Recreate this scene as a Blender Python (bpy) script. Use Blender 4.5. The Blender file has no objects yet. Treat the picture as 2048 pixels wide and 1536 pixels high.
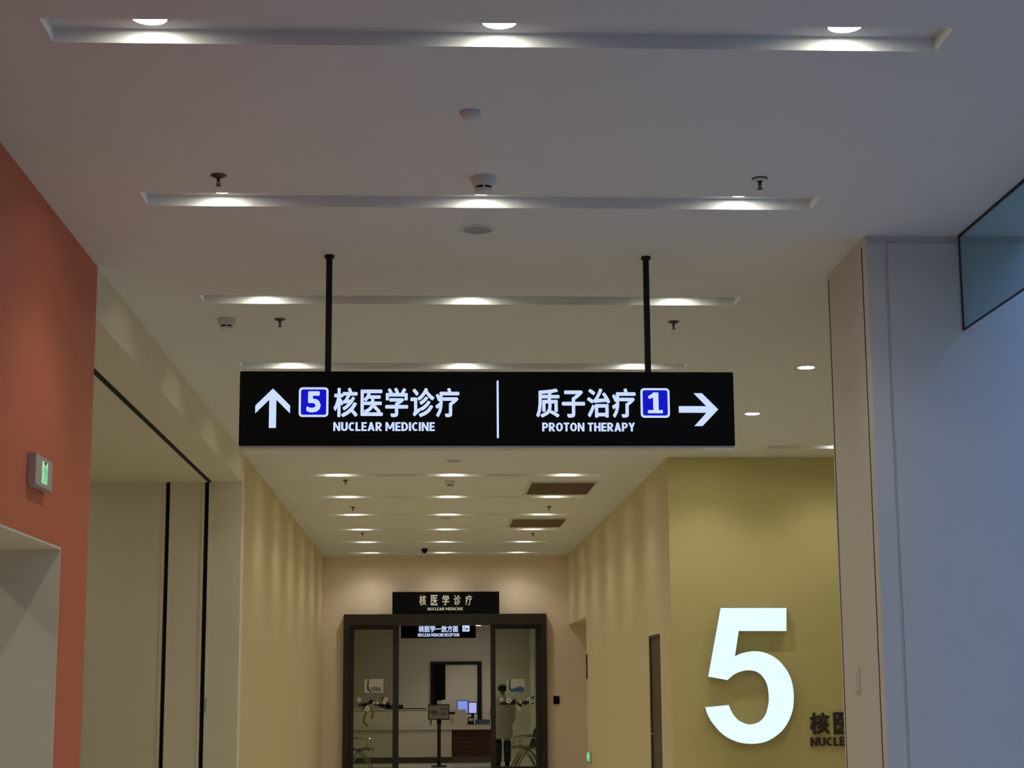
import bpy, bmesh, math, random
from mathutils import Vector, Matrix

random.seed(7)
SC = bpy.context.scene
COL = SC.collection
PI = math.pi

# ------------------------------------------------------------------ camera
F_PX = 3500.0
cam = bpy.data.cameras.new('camera')
cam.sensor_width = 36.0
cam.sensor_fit = 'HORIZONTAL'
cam.lens = F_PX / 2048.0 * 36.0
cam.clip_start, cam.clip_end = 0.05, 200
cam_o = bpy.data.objects.new('camera', cam)
COL.objects.link(cam_o)
PITCH, YAW, ROLL = 0.17363, 0.04791, -0.00655
fwd = Vector((math.sin(YAW) * math.cos(PITCH), math.cos(YAW) * math.cos(PITCH), math.sin(PITCH)))
rgt = Vector((math.cos(YAW), -math.sin(YAW), 0))
up = rgt.cross(fwd)
rgt, up = math.cos(ROLL) * rgt + math.sin(ROLL) * up, -math.sin(ROLL) * rgt + math.cos(ROLL) * up
cam_o.matrix_world = Matrix(((rgt.x, up.x, -fwd.x, 0), (rgt.y, up.y, -fwd.y, 0), (rgt.z, up.z, -fwd.z, 1.55), (0, 0, 0, 1)))
SC.camera = cam_o

# ------------------------------------------------------------------ world, daylight, exposure
world = bpy.data.worlds.new('world')
SC.world = world
world.use_nodes = True
world.node_tree.nodes['Background'].inputs[0].default_value = (0.55, 0.68, 1.0, 1)
world.node_tree.nodes['Background'].inputs[1].default_value = 0.02

sky = bpy.data.lights.new('atrium_skylight', 'AREA')      # dusk daylight falling through the roof light of the atrium on the right
sky.shape = 'RECTANGLE'
sky.size, sky.size_y = 5.2, 11.0
sky.energy = 440
sky.color = (0.20, 0.42, 1.0)
sky_o = bpy.data.objects.new('atrium_skylight', sky)
COL.objects.link(sky_o)
sky_o.location = (6.4, 3.6, 8.7)

LAMP_W = 39.0           # spot power of one downlight
LAMP_COL = (1.0, 0.955, 0.81)
DISC = 45.0              # brightness of the lamp discs
SC.view_settings.view_transform = 'Standard'
SC.view_settings.look = 'None'
SC.view_settings.gamma = 1.0
SC.view_settings.exposure = 0.0
SC.view_settings.use_curve_mapping = False
SC.cycles.use_denoising = True
SC.cycles.max_bounces = 7
SC.cycles.diffuse_bounces = 5
SC.cycles.use_adaptive_sampling = True
SC.cycles.adaptive_threshold = 0.15
SC.cycles.adaptive_min_samples = 16
SC.cycles.transparent_max_bounces = 16
SC.cycles.sample_clamp_indirect = 4.0
SC.cycles.caustics_reflective = False
SC.cycles.caustics_refractive = False

# ------------------------------------------------------------------ materials
def new_mat(name):
    m = bpy.data.materials.new(name)
    m.use_nodes = True
    return m, m.node_tree, m.node_tree.nodes['Principled BSDF']

def paint(name, col, rough=0.6, var=0.03, scale=3.0, bump=0.02, bscale=220.0, metal=0.0, spec=0.5):
    m, nt, b = new_mat(name)
    tc = nt.nodes.new('ShaderNodeTexCoord')
    n = nt.nodes.new('ShaderNodeTexNoise'); n.inputs['Scale'].default_value = scale; n.inputs['Detail'].default_value = 4
    mx = nt.nodes.new('ShaderNodeMix'); mx.data_type = 'RGBA'
    mx.inputs[6].default_value = (*[c * (1 - var) for c in col], 1)
    mx.inputs[7].default_value = (*[min(1, c * (1 + var)) for c in col], 1)
    nt.links.new(tc.outputs['Object'], n.inputs['Vector'])
    nt.links.new(n.outputs['Fac'], mx.inputs[0])
    nt.links.new(mx.outputs[2], b.inputs['Base Color'])
    b.inputs['Roughness'].default_value = rough
    b.inputs['Metallic'].default_value = metal
    b.inputs['Specular IOR Level'].default_value = spec
    if bump > 0:
        n2 = nt.nodes.new('ShaderNodeTexNoise'); n2.inputs['Scale'].default_value = bscale
        bp = nt.nodes.new('ShaderNodeBump'); bp.inputs['Strength'].default_value = bump; bp.inputs['Distance'].default_value = 0.002
        nt.links.new(tc.outputs['Object'], n2.inputs['Vector'])
        nt.links.new(n2.outputs['Fac'], bp.inputs['Height'])
        nt.links.new(bp.outputs['Normal'], b.inputs['Normal'])
    return m

def glow(name, col, strength, sampling='NONE'):
    m, nt, b = new_mat(name)
    b.inputs['Base Color'].default_value = (*[c * 0.6 for c in col], 1)
    b.inputs['Emission Color'].default_value = (*col, 1)
    b.inputs['Emission Strength'].default_value = strength
    b.inputs['Roughness'].default_value = 0.4
    m.cycles.emission_sampling = sampling
    return m

def glass(name, tint, ior=1.45):
    m, nt, b = new_mat(name)
    nt.nodes.remove(b)
    out = nt.nodes['Material Output']
    tr = nt.nodes.new('ShaderNodeBsdfTransparent'); tr.inputs[0].default_value = (*tint, 1)
    gl = nt.nodes.new('ShaderNodeBsdfGlossy'); gl.inputs['Roughness'].default_value = 0.03; gl.inputs[0].default_value = (0.9, 0.95, 1, 1)
    fr = nt.nodes.new('ShaderNodeFresnel'); fr.inputs[0].default_value = ior
    mxs = nt.nodes.new('ShaderNodeMixShader')
    geo = nt.nodes.new('ShaderNodeNewGeometry')          # reflection only where light enters the pane, not where it leaves
    inv = nt.nodes.new('ShaderNodeMath'); inv.operation = 'SUBTRACT'; inv.inputs[0].default_value = 1.0
    mul = nt.nodes.new('ShaderNodeMath'); mul.operation = 'MULTIPLY'
    nt.links.new(geo.outputs['Backfacing'], inv.inputs[1]); nt.links.new(inv.outputs[0], mul.inputs[0])
    nt.links.new(fr.outputs[0], mul.inputs[1]); nt.links.new(mul.outputs[0], mxs.inputs[0])
    nt.links.new(tr.outputs[0], mxs.inputs[1]); nt.links.new(gl.outputs[0], mxs.inputs[2])
    nt.links.new(mxs.outputs[0], out.inputs['Surface'])
    return m

def wood(name, c1, c2):
    m, nt, b = new_mat(name)
    tc = nt.nodes.new('ShaderNodeTexCoord')
    mp = nt.nodes.new('ShaderNodeMapping'); mp.inputs['Scale'].default_value = (14, 14, 0.8)
    n = nt.nodes.new('ShaderNodeTexNoise'); n.inputs['Scale'].default_value = 2.0; n.inputs['Detail'].default_value = 8; n.inputs['Distortion'].default_value = 0.6
    cr = nt.nodes.new('ShaderNodeValToRGB')
    cr.color_ramp.elements[0].position, cr.color_ramp.elements[1].position = 0.3, 0.7
    cr.color_ramp.elements[0].color, cr.color_ramp.elements[1].color = (*c1, 1), (*c2, 1)
    nt.links.new(tc.outputs['Object'], mp.inputs[0]); nt.links.new(mp.outputs[0], n.inputs['Vector'])
    nt.links.new(n.outputs['Fac'], cr.inputs[0]); nt.links.new(cr.outputs[0], b.inputs['Base Color'])
    b.inputs['Roughness'].default_value = 0.5
    return m

M = {}
M['ceiling'] = paint('ceiling_paint', (0.81, 0.825, 0.80), 0.8, 0.015)
M['red'] = paint('terracotta_paint', (0.66, 0.165, 0.088), 0.55, 0.03)
M['cream'] = paint('cream_paint', (0.83, 0.775, 0.60), 0.6, 0.02)
M['reveal'] = paint('reveal_paint', (0.86, 0.79, 0.62), 0.6, 0.02)
M['yellow'] = paint('pale_yellow_paint', (0.72, 0.615, 0.37), 0.55, 0.02)
M['gold'] = paint('mustard_paint', (0.68, 0.60, 0.265), 0.55, 0.02)
M['beige'] = paint('beige_paint', (0.84, 0.70, 0.56), 0.6, 0.02)
M['panel'] = paint('panel_laminate', (0.70, 0.67, 0.60), 0.45, 0.015)
M['inner'] = paint('lobby_paint', (0.74, 0.67, 0.61), 0.7, 0.02)
M['inner_green'] = paint('lobby_olive_paint', (0.68, 0.67, 0.52), 0.7, 0.02)
M['gap'] = paint('dark_gap', (0.012, 0.010, 0.008), 0.9, 0.1, bump=0)  # also gives the joint and slot strips their painted shade
M['trimw'] = paint('white_angle_trim', (0.80, 0.76, 0.66), 0.4, 0.01, bump=0)
M['black'] = paint('black_acrylic', (0.003, 0.003, 0.0035), 0.45, 0.05, bump=0, spec=0.12)
M['blackmetal'] = paint('black_powder_coat', (0.008, 0.008, 0.008), 0.5, 0.05, bump=0.02, spec=0.3)
M['alu'] = paint('brushed_aluminium', (0.55, 0.53, 0.50), 0.35, 0.05, metal=0.9, bump=0.01)
M['chrome'] = paint('chrome', (0.75, 0.75, 0.75), 0.12, 0.02, metal=1.0, bump=0)
M['bronze'] = paint('dark_bronze', (0.10, 0.065, 0.05), 0.4, 0.05, metal=0.7, bump=0)
M['plastic'] = paint('white_plastic', (0.72, 0.71, 0.68), 0.45, 0.01, bump=0)
M['greyplastic'] = paint('grey_plastic', (0.52, 0.475, 0.43), 0.5, 0.03, bump=0)
M['grille'] = paint('speaker_grille', (0.42, 0.41, 0.39), 0.7, 0.2, scale=400, bump=0.3, bscale=500)
M['louvre'] = paint('brown_louvre', (0.46, 0.37, 0.26), 0.5, 0.05, bump=0)
M['doorframe'] = paint('dark_brown_frame', (0.018, 0.014, 0.010), 0.45, 0.1, bump=0.01)
M['wood'] = wood('walnut_door', (0.060, 0.036, 0.024), (0.105, 0.066, 0.045))
M['redwood'] = wood('dark_red_wood', (0.045, 0.010, 0.006), (0.075, 0.018, 0.010))
M['counter'] = paint('counter_stone', (0.62, 0.57, 0.48), 0.35, 0.02, bump=0)
M['floor'] = paint('floor_tile', (0.60, 0.56, 0.49), 0.25, 0.05, scale=6, bump=0)
M['carpet'] = paint('plinth_brown', (0.10, 0.075, 0.05), 0.6, 0.1, bump=0)
M['smoke_glass'] = glass('smoke_barrier_glass', (0.72, 0.83, 0.84))
M['door_glass'] = glass('door_glass', (0.93, 0.945, 0.90), 1.18)
M['lamp'] = glow('lamp_diffuser', (1.0, 0.95, 0.84), DISC, 'FRONT')
M['letter'] = glow('lit_white_letter', (0.56, 0.68, 1.0), 0.92)
M['blue'] = glow('lit_blue_panel', (0.0, 0.0, 0.50), 0.9)
M['five'] = glow('lit_white_number', (0.80, 1.0, 1.0), 1.0, 'FRONT')
M['five'].node_tree.nodes['Principled BSDF'].inputs['Base Color'].default_value = (0.05, 0.05, 0.05, 1)
M['fiveside'] = paint('number_return', (0.55, 0.56, 0.56), 0.4, 0.02, bump=0)
M['darkletter'] = paint('dark_brown_letter', (0.045, 0.032, 0.022), 0.5, 0.05, bump=0)
M['silver'] = paint('silver_letter', (0.88, 0.85, 0.76), 0.4, 0.02, bump=0)
M['green'] = glow('lit_green_sign', (0.12, 0.62, 0.27), 0.75)
M['paleglow'] = glow('lit_pale_green', (0.50, 0.62, 0.42), 0.8)
M['screen'] = glow('monitor_screen', (0.20, 0.28, 0.75), 0.9)
M['screen2'] = glow('monitor_screen_pale', (0.42, 0.44, 0.85), 0.9)
M['paper'] = paint('paper', (0.50, 0.48, 0.42), 0.8, 0.03, bump=0)
M['greyprint'] = paint('grey_print', (0.20, 0.19, 0.20), 0.7, 0.1, bump=0)
M['darkprint'] = paint('dark_print', (0.05, 0.05, 0.045), 0.7, 0.1, bump=0)
M['blueprint'] = paint('blue_print', (0.03, 0.10, 0.26), 0.6, 0.2, scale=8, bump=0)
M['petal'] = paint('white_petal_print', (0.62, 0.60, 0.50), 0.6, 0.1, scale=60, bump=0)
M['leafprint'] = paint('dark_leaf_print', (0.020, 0.020, 0.012), 0.7, 0.2, bump=0)
M['oliveprint'] = paint('olive_vine_print', (0.14, 0.12, 0.05), 0.7, 0.3, scale=30, bump=0)
M['skin'] = paint('skin', (0.45, 0.28, 0.20), 0.6, 0.05, bump=0)
M['hair'] = paint('dark_hair', (0.015, 0.011, 0.009), 0.6, 0.2, scale=60, bump=0.3)
M['coat'] = paint('white_coat', (0.72, 0.68, 0.63), 0.85, 0.04, scale=8, bump=0.1, bscale=60)
M['navy'] = paint('navy_trousers', (0.02, 0.025, 0.04), 0.85, 0.1, bump=0)
M['seat'] = paint('grey_seat', (0.14, 0.135, 0.11), 0.4, 0.1, bump=0)
M['bluebox'] = paint('slate_blue_plastic', (0.10, 0.13, 0.20), 0.5, 0.05, bump=0)

# ------------------------------------------------------------------ helpers
class MB:
    def __init__(s): s.v = []; s.f = []
    def quad(s, a, b, c, d):
        n = len(s.v); s.v += [a, b, c, d]; s.f.append((n, n + 1, n + 2, n + 3)); return s
    def poly(s, pts):
        n = len(s.v); s.v += list(pts); s.f.append(tuple(range(n, n + len(pts)))); return s
    def box(s, x0, x1, y0, y1, z0, z1):
        n = len(s.v)
        s.v += [(x, y, z) for z in (z0, z1) for y in (y0, y1) for x in (x0, x1)]
        for f in ((0, 2, 3, 1), (4, 5, 7, 6), (0, 1, 5, 4), (2, 6, 7, 3), (0, 4, 6, 2), (1, 3, 7, 5)):
            s.f.append(tuple(n + i for i in f))
        return s
    def lathe(s, cx, cy, prof, seg=24, cap=True, a0=0.0, a1=2 * PI):
        """profile of (radius, z) pairs turned round a vertical axis"""
        n = len(s.v); full = abs(a1 - a0 - 2 * PI) < 1e-6
        cols = seg if full else seg + 1
        for r, z in prof:
            for i in range(cols):
                a = a0 + (a1 - a0) * i / seg
                s.v.append((cx + r * math.cos(a), cy + r * math.sin(a), z))
        for j in range(len(prof) - 1):
            for i in range(seg):
                i2 = (i + 1) % cols if full else i + 1
                s.f.append((n + j * cols + i, n + j * cols + i2, n + (j + 1) * cols + i2, n + (j + 1) * cols + i))
        if cap and full:
            s.f.append(tuple(n + i for i in range(cols))[::-1])
            s.f.append(tuple(n + (len(prof) - 1) * cols + i for i in range(cols)))
        return s
    def tube(s, pts, r, seg=8):
        pts = [Vector(p) for p in pts]; rings = []
        for i, p in enumerate(pts):
            d = (pts[min(i + 1, len(pts) - 1)] - pts[max(i - 1, 0)]).normalized()
            a = d.cross(Vector((0, 0, 1)))
            if a.length < 1e-3: a = d.cross(Vector((1, 0, 0)))
            a.normalize(); b = d.cross(a); n = len(s.v)
            rr = r[i] if isinstance(r, (list, tuple)) else r
            s.v += [tuple(p + rr * (math.cos(2 * PI * k / seg) * a + math.sin(2 * PI * k / seg) * b)) for k in range(seg)]
            rings.append(n)
        for n, m in zip(rings, rings[1:]):
            for k in range(seg): s.f.append((n + k, n + (k + 1) % seg, m + (k + 1) % seg, m + k))
        s.f.append(tuple(rings[0] + k for k in range(seg))); s.f.append(tuple(rings[-1] + k for k in range(seg))[::-1])
        return s
    def prism_xz(s, pts, y0, y1):
        """outline in x,z extruded along y (y0 is the front)"""
        n = len(s.v); k = len(pts)
        s.v += [(x, y0, z) for x, z in pts] + [(x, y1, z) for x, z in pts]
        s.f.append(tuple(range(n, n + k))); s.f.append(tuple(range(n + 2 * k - 1, n + k - 1, -1)))
        for i in range(k): s.f.append((n + i, n + k + i, n + k + (i + 1) % k, n + (i + 1) % k))
        return s
    def build(s, name, mat, parent=None, smooth=False, bevel=0.0, seg=2):
        me = bpy.data.meshes.new(name)
        me.from_pydata([tuple(v) for v in s.v], [], s.f); me.update()
        bm = bmesh.new(); bm.from_mesh(me)
        bmesh.ops.remove_doubles(bm, verts=bm.verts, dist=1e-6)
        bmesh.ops.recalc_face_normals(bm, faces=bm.faces)
        if bevel > 0:
            es = [e for e in bm.edges if len(e.link_faces) == 2 and e.calc_face_angle(0) > 0.5]
            bmesh.ops.bevel(bm, geom=es, offset=bevel, segments=seg, affect='EDGES', clamp_overlap=True)
        bm.to_mesh(me); bm.free()
        me.materials.append(M[mat] if isinstance(mat, str) else mat)
        if smooth:
            for p in me.polygons: p.use_smooth = True
            try: me.set_sharp_from_angle(angle=math.radians(40))
            except Exception: pass
        o = bpy.data.objects.new(name, me); COL.objects.link(o)
        if parent: rel(o, parent)
        return o

def box(name, mat, x0, x1, y0, y1, z0, z1, parent=None, bevel=0.0):
    return MB().box(x0, x1, y0, y1, z0, z1).build(name, mat, parent, bevel=bevel)

def thing(name, label, cat, loc, group=None):
    o = bpy.data.objects.new(name, None); COL.objects.link(o)
    o.location = loc; o.empty_display_size = 0.05
    return tag(o, label, cat, group)

def tag(o, label, cat, group=None):
    o['label'] = label; o['category'] = cat
    if group: o['group'] = group
    return o

def struct(o, label=None):
    o['kind'] = 'structure'
    if label: o['label'] = label
    return o

def struct_root(name, loc, label=None):
    o = bpy.data.objects.new(name, None); COL.objects.link(o); o.location = loc; o.empty_display_size = 0.05
    return struct(o, label)

def rel(o, root):
    """hang o (built in world coordinates) under root"""
    o.parent = root
    w = Matrix.Translation(root.location) if not root.parent else Matrix.Identity(4)
    o.matrix_parent_inverse = w.inverted()
    return o

def text_part(name, s, x0, x1, z0, z1, y, depth, mat, parent=None, bold=0.0, spacing=1.0):
    """a line of Chinese lettering facing -y, fitted to a box in x,z, front face at y; strokes thickened by bold (metres)"""
    c = bpy.data.curves.new(name, 'FONT'); c.body = s; c.size = 1.0; c.resolution_u = 3; c.extrude = 0.5; c.space_character = spacing
    t = bpy.data.objects.new(name, c); COL.objects.link(t)
    dg = bpy.context.evaluated_depsgraph_get()
    src = bpy.data.meshes.new_from_object(t.evaluated_get(dg))
    bpy.data.objects.remove(t); bpy.data.curves.remove(c)
    co = [v.co.copy() for v in src.vertices]; fs = [tuple(p.vertices) for p in src.polygons]
    bpy.data.meshes.remove(src)
    ax, bx, ay, by = min(v.x for v in co), max(v.x for v in co), min(v.y for v in co), max(v.y for v in co)
    x0, x1, z0, z1 = x0 + bold, x1 - bold, z0 + bold, z1 - bold
    m = MB(); k = bold * 0.72
    for i, (dx, dz) in enumerate([(0, 0)] if bold <= 0 else [(-bold, 0), (bold, 0), (0, -bold), (0, bold), (k, k), (-k, k), (k, -k), (-k, -k)]):
        n = len(m.v); e = depth * 0.004 * i
        m.v += [(x0 + (v.x - ax) / (bx - ax) * (x1 - x0) + dx, y + (0.5 - v.z) * depth - e, z0 + (v.y - ay) / (by - ay) * (z1 - z0) + dz) for v in co]
        m.f += [tuple(n + j for j in f) for f in fs]
    me = bpy.data.meshes.new(name); me.from_pydata(m.v, [], m.f); me.update()
    me.materials.append(M[mat])
    o = bpy.data.objects.new(name, me); COL.objects.link(o)
    if parent: rel(o, parent)
    return o

def arc(cx, cz, rx, rz, a0, a1, n=8):
    return [(cx + rx * math.cos(math.radians(a0 + (a1 - a0) * i / n)), cz + rz * math.sin(math.radians(a0 + (a1 - a0) * i / n))) for i in range(n + 1)]

def ring(w, h, t, tx, a0, a1, cx=None, cz=None):
    """part of an oval stroke, outer size w x h"""
    cx = w / 2 if cx is None else cx; cz = h / 2 if cz is None else cz
    return arc(cx, cz, w / 2, h / 2, a0, a1, 14) + arc(cx, cz, w / 2 - tx, h / 2 - t, a1, a0, 14)
def R_(x0, z0, x1, z1): return [(x0, z0), (x1, z0), (x1, z1), (x0, z1)]
W_ = 0.205      # stroke weight for cap height 1
# bold condensed capitals, each a few convex or ring shaped strokes: (advance width, strokes)
GLYPH = {
    'I': (0.205, [R_(0, 0, W_, 1)]),
    'L': (0.50, [R_(0, 0, W_, 1), R_(0, 0, 0.50, 0.18)]),
    'E': (0.52, [R_(0, 0, W_, 1), R_(0, 0, 0.52, 0.175), R_(0, 0.415, 0.48, 0.585), R_(0, 0.825, 0.52, 1)]),
    'T': (0.58, [R_(0.19, 0, 0.39, 1), R_(0, 0.82, 0.58, 1)]),
    'H': (0.66, [R_(0, 0, W_, 1), R_(0.66 - W_, 0, 0.66, 1), R_(0, 0.41, 0.66, 0.59)]),
    'N': (0.68, [R_(0, 0, 0.19, 1), R_(0.49, 0, 0.68, 1), [(0, 1), (0.20, 1), (0.68, 0), (0.48, 0)]]),
    'M': (0.88, [R_(0, 0, 0.19, 1), R_(0.69, 0, 0.88, 1), [(0, 1), (0.22, 1), (0.52, 0.22), (0.36, 0.22)], [(0.66, 1), (0.88, 1), (0.52, 0.22), (0.36, 0.22)]]),
    'A': (0.70, [[(0, 0), (0.21, 0), (0.46, 1), (0.25, 1)], [(0.49, 0), (0.70, 0), (0.45, 1), (0.24, 1)], R_(0.16, 0.19, 0.54, 0.36)]),
    'Y': (0.66, [[(0, 1), (0.22, 1), (0.43, 0.40), (0.23, 0.40)], [(0.44, 1), (0.66, 1), (0.43, 0.40), (0.23, 0.40)], R_(0.23, 0, 0.43, 0.45)]),
    'U': (0.65, [R_(0, 0.30, W_, 1), R_(0.65 - W_, 0.30, 0.65, 1), ring(0.65, 0.62, 0.185, W_, 180, 360, cz=0.31)]),
    'O': (0.70, [ring(0.70, 1.0, 0.18, 0.21, 0, 180), ring(0.70, 1.0, 0.18, 0.21, 180, 360)]),
    'C': (0.60, [ring(0.70, 1.0, 0.18, 0.21, 52, 308)]),
    'D': (0.66, [R_(0, 0, W_, 1), R_(0, 0, 0.28, 0.18), R_(0, 0.82, 0.28, 1), ring(0.80, 1.0, 0.18, 0.21, -90, 90, cx=0.26)]),
    'P': (0.60, [R_(0, 0, W_, 1), R_(0, 0.36, 0.31, 0.53), R_(0, 0.83, 0.31, 1), ring(0.62, 0.64, 0.17, 0.20, -90, 90, cx=0.29, cz=0.68)]),
    'R': (0.64, [R_(0, 0, W_, 1), R_(0, 0.38, 0.31, 0.55), R_(0, 0.83, 0.31, 1), ring(0.62, 0.62, 0.17, 0.20, -90, 90, cx=0.29, cz=0.69), [(0.18, 0.42), (0.38, 0.44), (0.64, 0), (0.41, 0)]]),
    ' ': (0.17, []),
    '1': (0.58, [R_(0.21, 0, 0.42, 1), R_(0, 0, 0.58, 0.15), [(0.0, 0.80), (0.06, 0.68), (0.24, 0.78), (0.40, 1), (0.24, 1)]]),
}
def latin(name, s, x0, x1, z0, z1, y, depth, mat, parent=None, gap=0.085):
    """a line of bold capitals facing -y, fitted to a box, front face at y"""
    tot = sum(GLYPH[c][0] + gap for c in s) - gap
    kx, kz = (x1 - x0) / tot, z1 - z0
    m = MB(); x = 0
    for c in s:
        for i, st in enumerate(GLYPH[c][1]):
            e = depth * 0.01 * i
            pts = [(x0 + (x + u) * kx, z0 + v * kz) for u, v in st]
            if len(pts) > 8:           # ring pieces: split into quads
                h = len(pts) // 2
                for j in range(h - 1):
                    m.prism_xz([pts[j], pts[j + 1], pts[2 * h - 2 - j], pts[2 * h - 1 - j]], y - e, y + depth)
            else: m.prism_xz(pts, y - e, y + depth)
        x += GLYPH[c][0] + gap
    return m.build(name, mat, parent)

def rounded_rect(x0, x1, z0, z1, r, n=5):
    pts = []
    for cx, cz, a in ((x1 - r, z1 - r, 0), (x0 + r, z1 - r, 90), (x0 + r, z0 + r, 180), (x1 - r, z0 + r, 270)):
        for i in range(n + 1):
            t = math.radians(a + 90 * i / n); pts.append((cx + r * math.cos(t), cz + r * math.sin(t)))
    return pts

def catmull(pts, n=5):
    out = []
    for i in range(len(pts) - 1):
        p0, p1, p2, p3 = pts[max(i - 1, 0)], pts[i], pts[i + 1], pts[min(i + 2, len(pts) - 1)]
        for k in range(n):
            t = k / n
            out.append(tuple(0.5 * (2 * p1[j] + (p2[j] - p0[j]) * t + (2 * p0[j] - 5 * p1[j] + 4 * p2[j] - p3[j]) * t * t
                                    + (3 * p1[j] - p0[j] - 3 * p2[j] + p3[j]) * t ** 3) for j in range(2)))
    out.append(pts[-1])
    return out

# ------------------------------------------------------------------ main dimensions (metres; x right, y away, z up)
ZC = 4.20                       # ceiling
XL, XR = -2.09, 2.75            # corridor walls
YB = 34.75                      # end wall
Y5 = 19.97                      # wall with the big number
YP0, YP1, XP = 9.97, 11.0, 2.585   # wall end on the right
XG = 3.14                       # glass smoke barrier
YS0, YS1, ZS = 10.85, 19.60, 3.87  # side hall on the left
ROW0, ROWD = 6.69, 2.472
TX0, TX1, TW, TD = -1.553, 2.133, 0.262, 0.062
LAMPX = (-1.14, 0.285, 1.72)
ROWS = [ROW0 + ROWD * k for k in range(12) if ROW0 + ROWD * k + TW < YB]
ROWS[5] -= 0.07

# ------------------------------------------------------------------ floor and ceiling
struct(box('floor', 'floor', -7.0, 9.2, -3.0, 43.0, -0.1, 0.0))

cl = MB()
def ceil_strip(y0, y1, x0, x1, troughs):
    """ceiling plane between y0 and y1 with recessed slots cut in it; troughs = (ya, yb, [(xa, xb), ...])"""
    y = y0
    def pl(xa, xb, ya, yb): cl.quad((xa, ya, ZC), (xb, ya, ZC), (xb, yb, ZC), (xa, yb, ZC))
    for ya, yb, spans in sorted(troughs):
        pl(x0, x1, y, ya)
        x = x0
        for xa, xb in spans:
            pl(x, xa, ya, yb); x = xb
            t = ZC + TD
            cl.quad((xa, ya, t), (xb, ya, t), (xb, yb, t), (xa, yb, t))
            cl.quad((xa, ya, ZC), (xb, ya, ZC), (xb, ya, t), (xa, ya, t))
            cl.quad((xa, yb, ZC), (xb, yb, ZC), (xb, yb, t), (xa, yb, t))
            cl.quad((xa, ya, ZC), (xa, yb, ZC), (xa, yb, t), (xa, ya, t))
            cl.quad((xb, ya, ZC), (xb, yb, ZC), (xb, yb, t), (xb, ya, t))
        pl(x, x1, ya, yb)
        y = yb
    pl(x0, x1, y, y1)
main = [(TX0, TX1)]
RIGHT_SLOT = (3.75, 6.0)
tr = [(y, y + TW, main) for y in ROWS]
ceil_strip(-3.0, YP0, XL, 3.56, [t for t in tr if t[0] < YP0])
ceil_strip(YP0, YP1, XL, 6.5, [])
hall = [t for t in tr if YP1 < t[0] < Y5]
hall[-1] = (hall[-1][0], hall[-1][1], main + [RIGHT_SLOT])
ceil_strip(YP1, Y5, XL, 6.5, hall)
ceil_strip(Y5, YB + 0.2, XL, XR, [t for t in tr if t[0] > Y5])
cl.quad((3.56, -3, ZC), (3.56, YP0, ZC), (3.56, YP0, 5.0), (3.56, -3, 5.0))
ceiling = struct(cl.build('ceiling', 'ceiling'), 'plain white plaster ceiling with recessed lighting slots')

# ------------------------------------------------------------------ left side: terracotta wall, opening, side hall
OY0, OY1, OZ, WT = 8.0, 10.07, 2.37, 0.50
w = struct_root('wall_left', (XL, 4, 0), 'terracotta red painted wall on the left with a pale opening')
def slab(x0, x1, y0, y1, z0, z1): return MB().box(x0, x1, y0, y1, z0, z1)
rel(slab(XL - WT, XL, -3.0, OY0, 0, ZC).build('wall_panel', 'red'), w)
rel(slab(XL - WT, XL, OY0, OY1, OZ, ZC).build('lintel', 'red'), w)
rel(slab(XL - WT, XL, OY1, YS0, 0, ZC).build('wall_pier', 'red'), w)
# lining of the opening (thin cream boards)
lin = struct_root('trim_1', (XL - 0.25, 9.0, 0), 'cream lining boards of the opening in the red wall')
rel(slab(XL - 0.53, XL - 0.001, OY0, OY1, OZ - 0.012, OZ).build('head_lining', 'reveal'), lin)
rel(slab(-6.0, XL - 0.001, OY1 - 0.012, OY1, 0, OZ - 0.012).build('jamb_lining', 'reveal'), lin)
rel(slab(XL - 0.53, XL - 0.001, OY0, OY0 + 0.012, 0, OZ - 0.012).build('jamb_lining', 'reveal'), lin)
struct(slab(-6.0, XL - WT - 0.03, OY1 - 0.012, OY1 + 0.05, OZ - 0.012, 3.3).build('wall_passage_side', 'reveal'))
struct(slab(-6.1, -6.0, 4.0, OY1, 0, 3.3).build('wall_passage_end', 'yellow'))
struct(slab(-6.1, XL - WT, 4.0, 4.1, 0, 3.3).build('wall_passage_near', 'reveal'))
struct(slab(-6.1, XL - WT, 4.0, OY1, 3.3, 3.4).build('ceiling_passage', 'ceiling'))

# side hall: header above, soffit with shutter slot, far wall with shutter guides
hd = struct_root('wall_header', (XL, 15, ZS), 'cream wall over the side hall opening on the left')
rel(slab(XL - 0.33, XL, YS0, YS1, ZS, ZC).build('header', 'cream'), hd)
sf = struct_root('ceiling_side_hall', (-4, 15, ZS), 'dim cream soffit of the side hall with a black shutter slot')
rel(slab(-6.5, -2.475, YS0, YS1, ZS, ZS + 0.1).build('soffit', 'cream'), sf)
rel(slab(-2.478, -2.42, YS0, YS1, ZS + 0.003, ZS + 0.1).build('shutter_slot_shade', 'gap'), sf)  # flush dark strip put in for the shade up the slot
fw = struct_root('wall_side_hall', (-4, YS1, 0), 'dim cream far wall of the side hall with two black shutter guides')
rel(slab(-2.455, XL, YS1, YS1 + 0.25, 0, ZC).build('jamb_panel', 'cream'), fw)
rel(slab(-2.886, -2.505, YS1, YS1 + 0.25, 0, ZS + 0.05).build('guide_panel', 'cream'), fw)
rel(slab(-6.5, -2.935, YS1, YS1 + 0.25, 0, ZS + 0.05).build('wall_panel', 'cream'), fw)
rel(slab(-2.505, -2.455, YS1 + 0.06, YS1 + 0.25, 0, ZS + 0.05).build('shutter_guide', 'gap'), fw)
rel(slab(-2.935, -2.886, YS1 + 0.06, YS1 + 0.25, 0, ZS + 0.05).build('shutter_guide', 'gap'), fw)
for gx in (-2.962, -2.886, -2.455, -2.528):
    rel(slab(gx, gx + 0.024, YS1 - 0.012, YS1, 0, ZS - 0.001).build('angle_trim', 'trimw'), fw)
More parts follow.
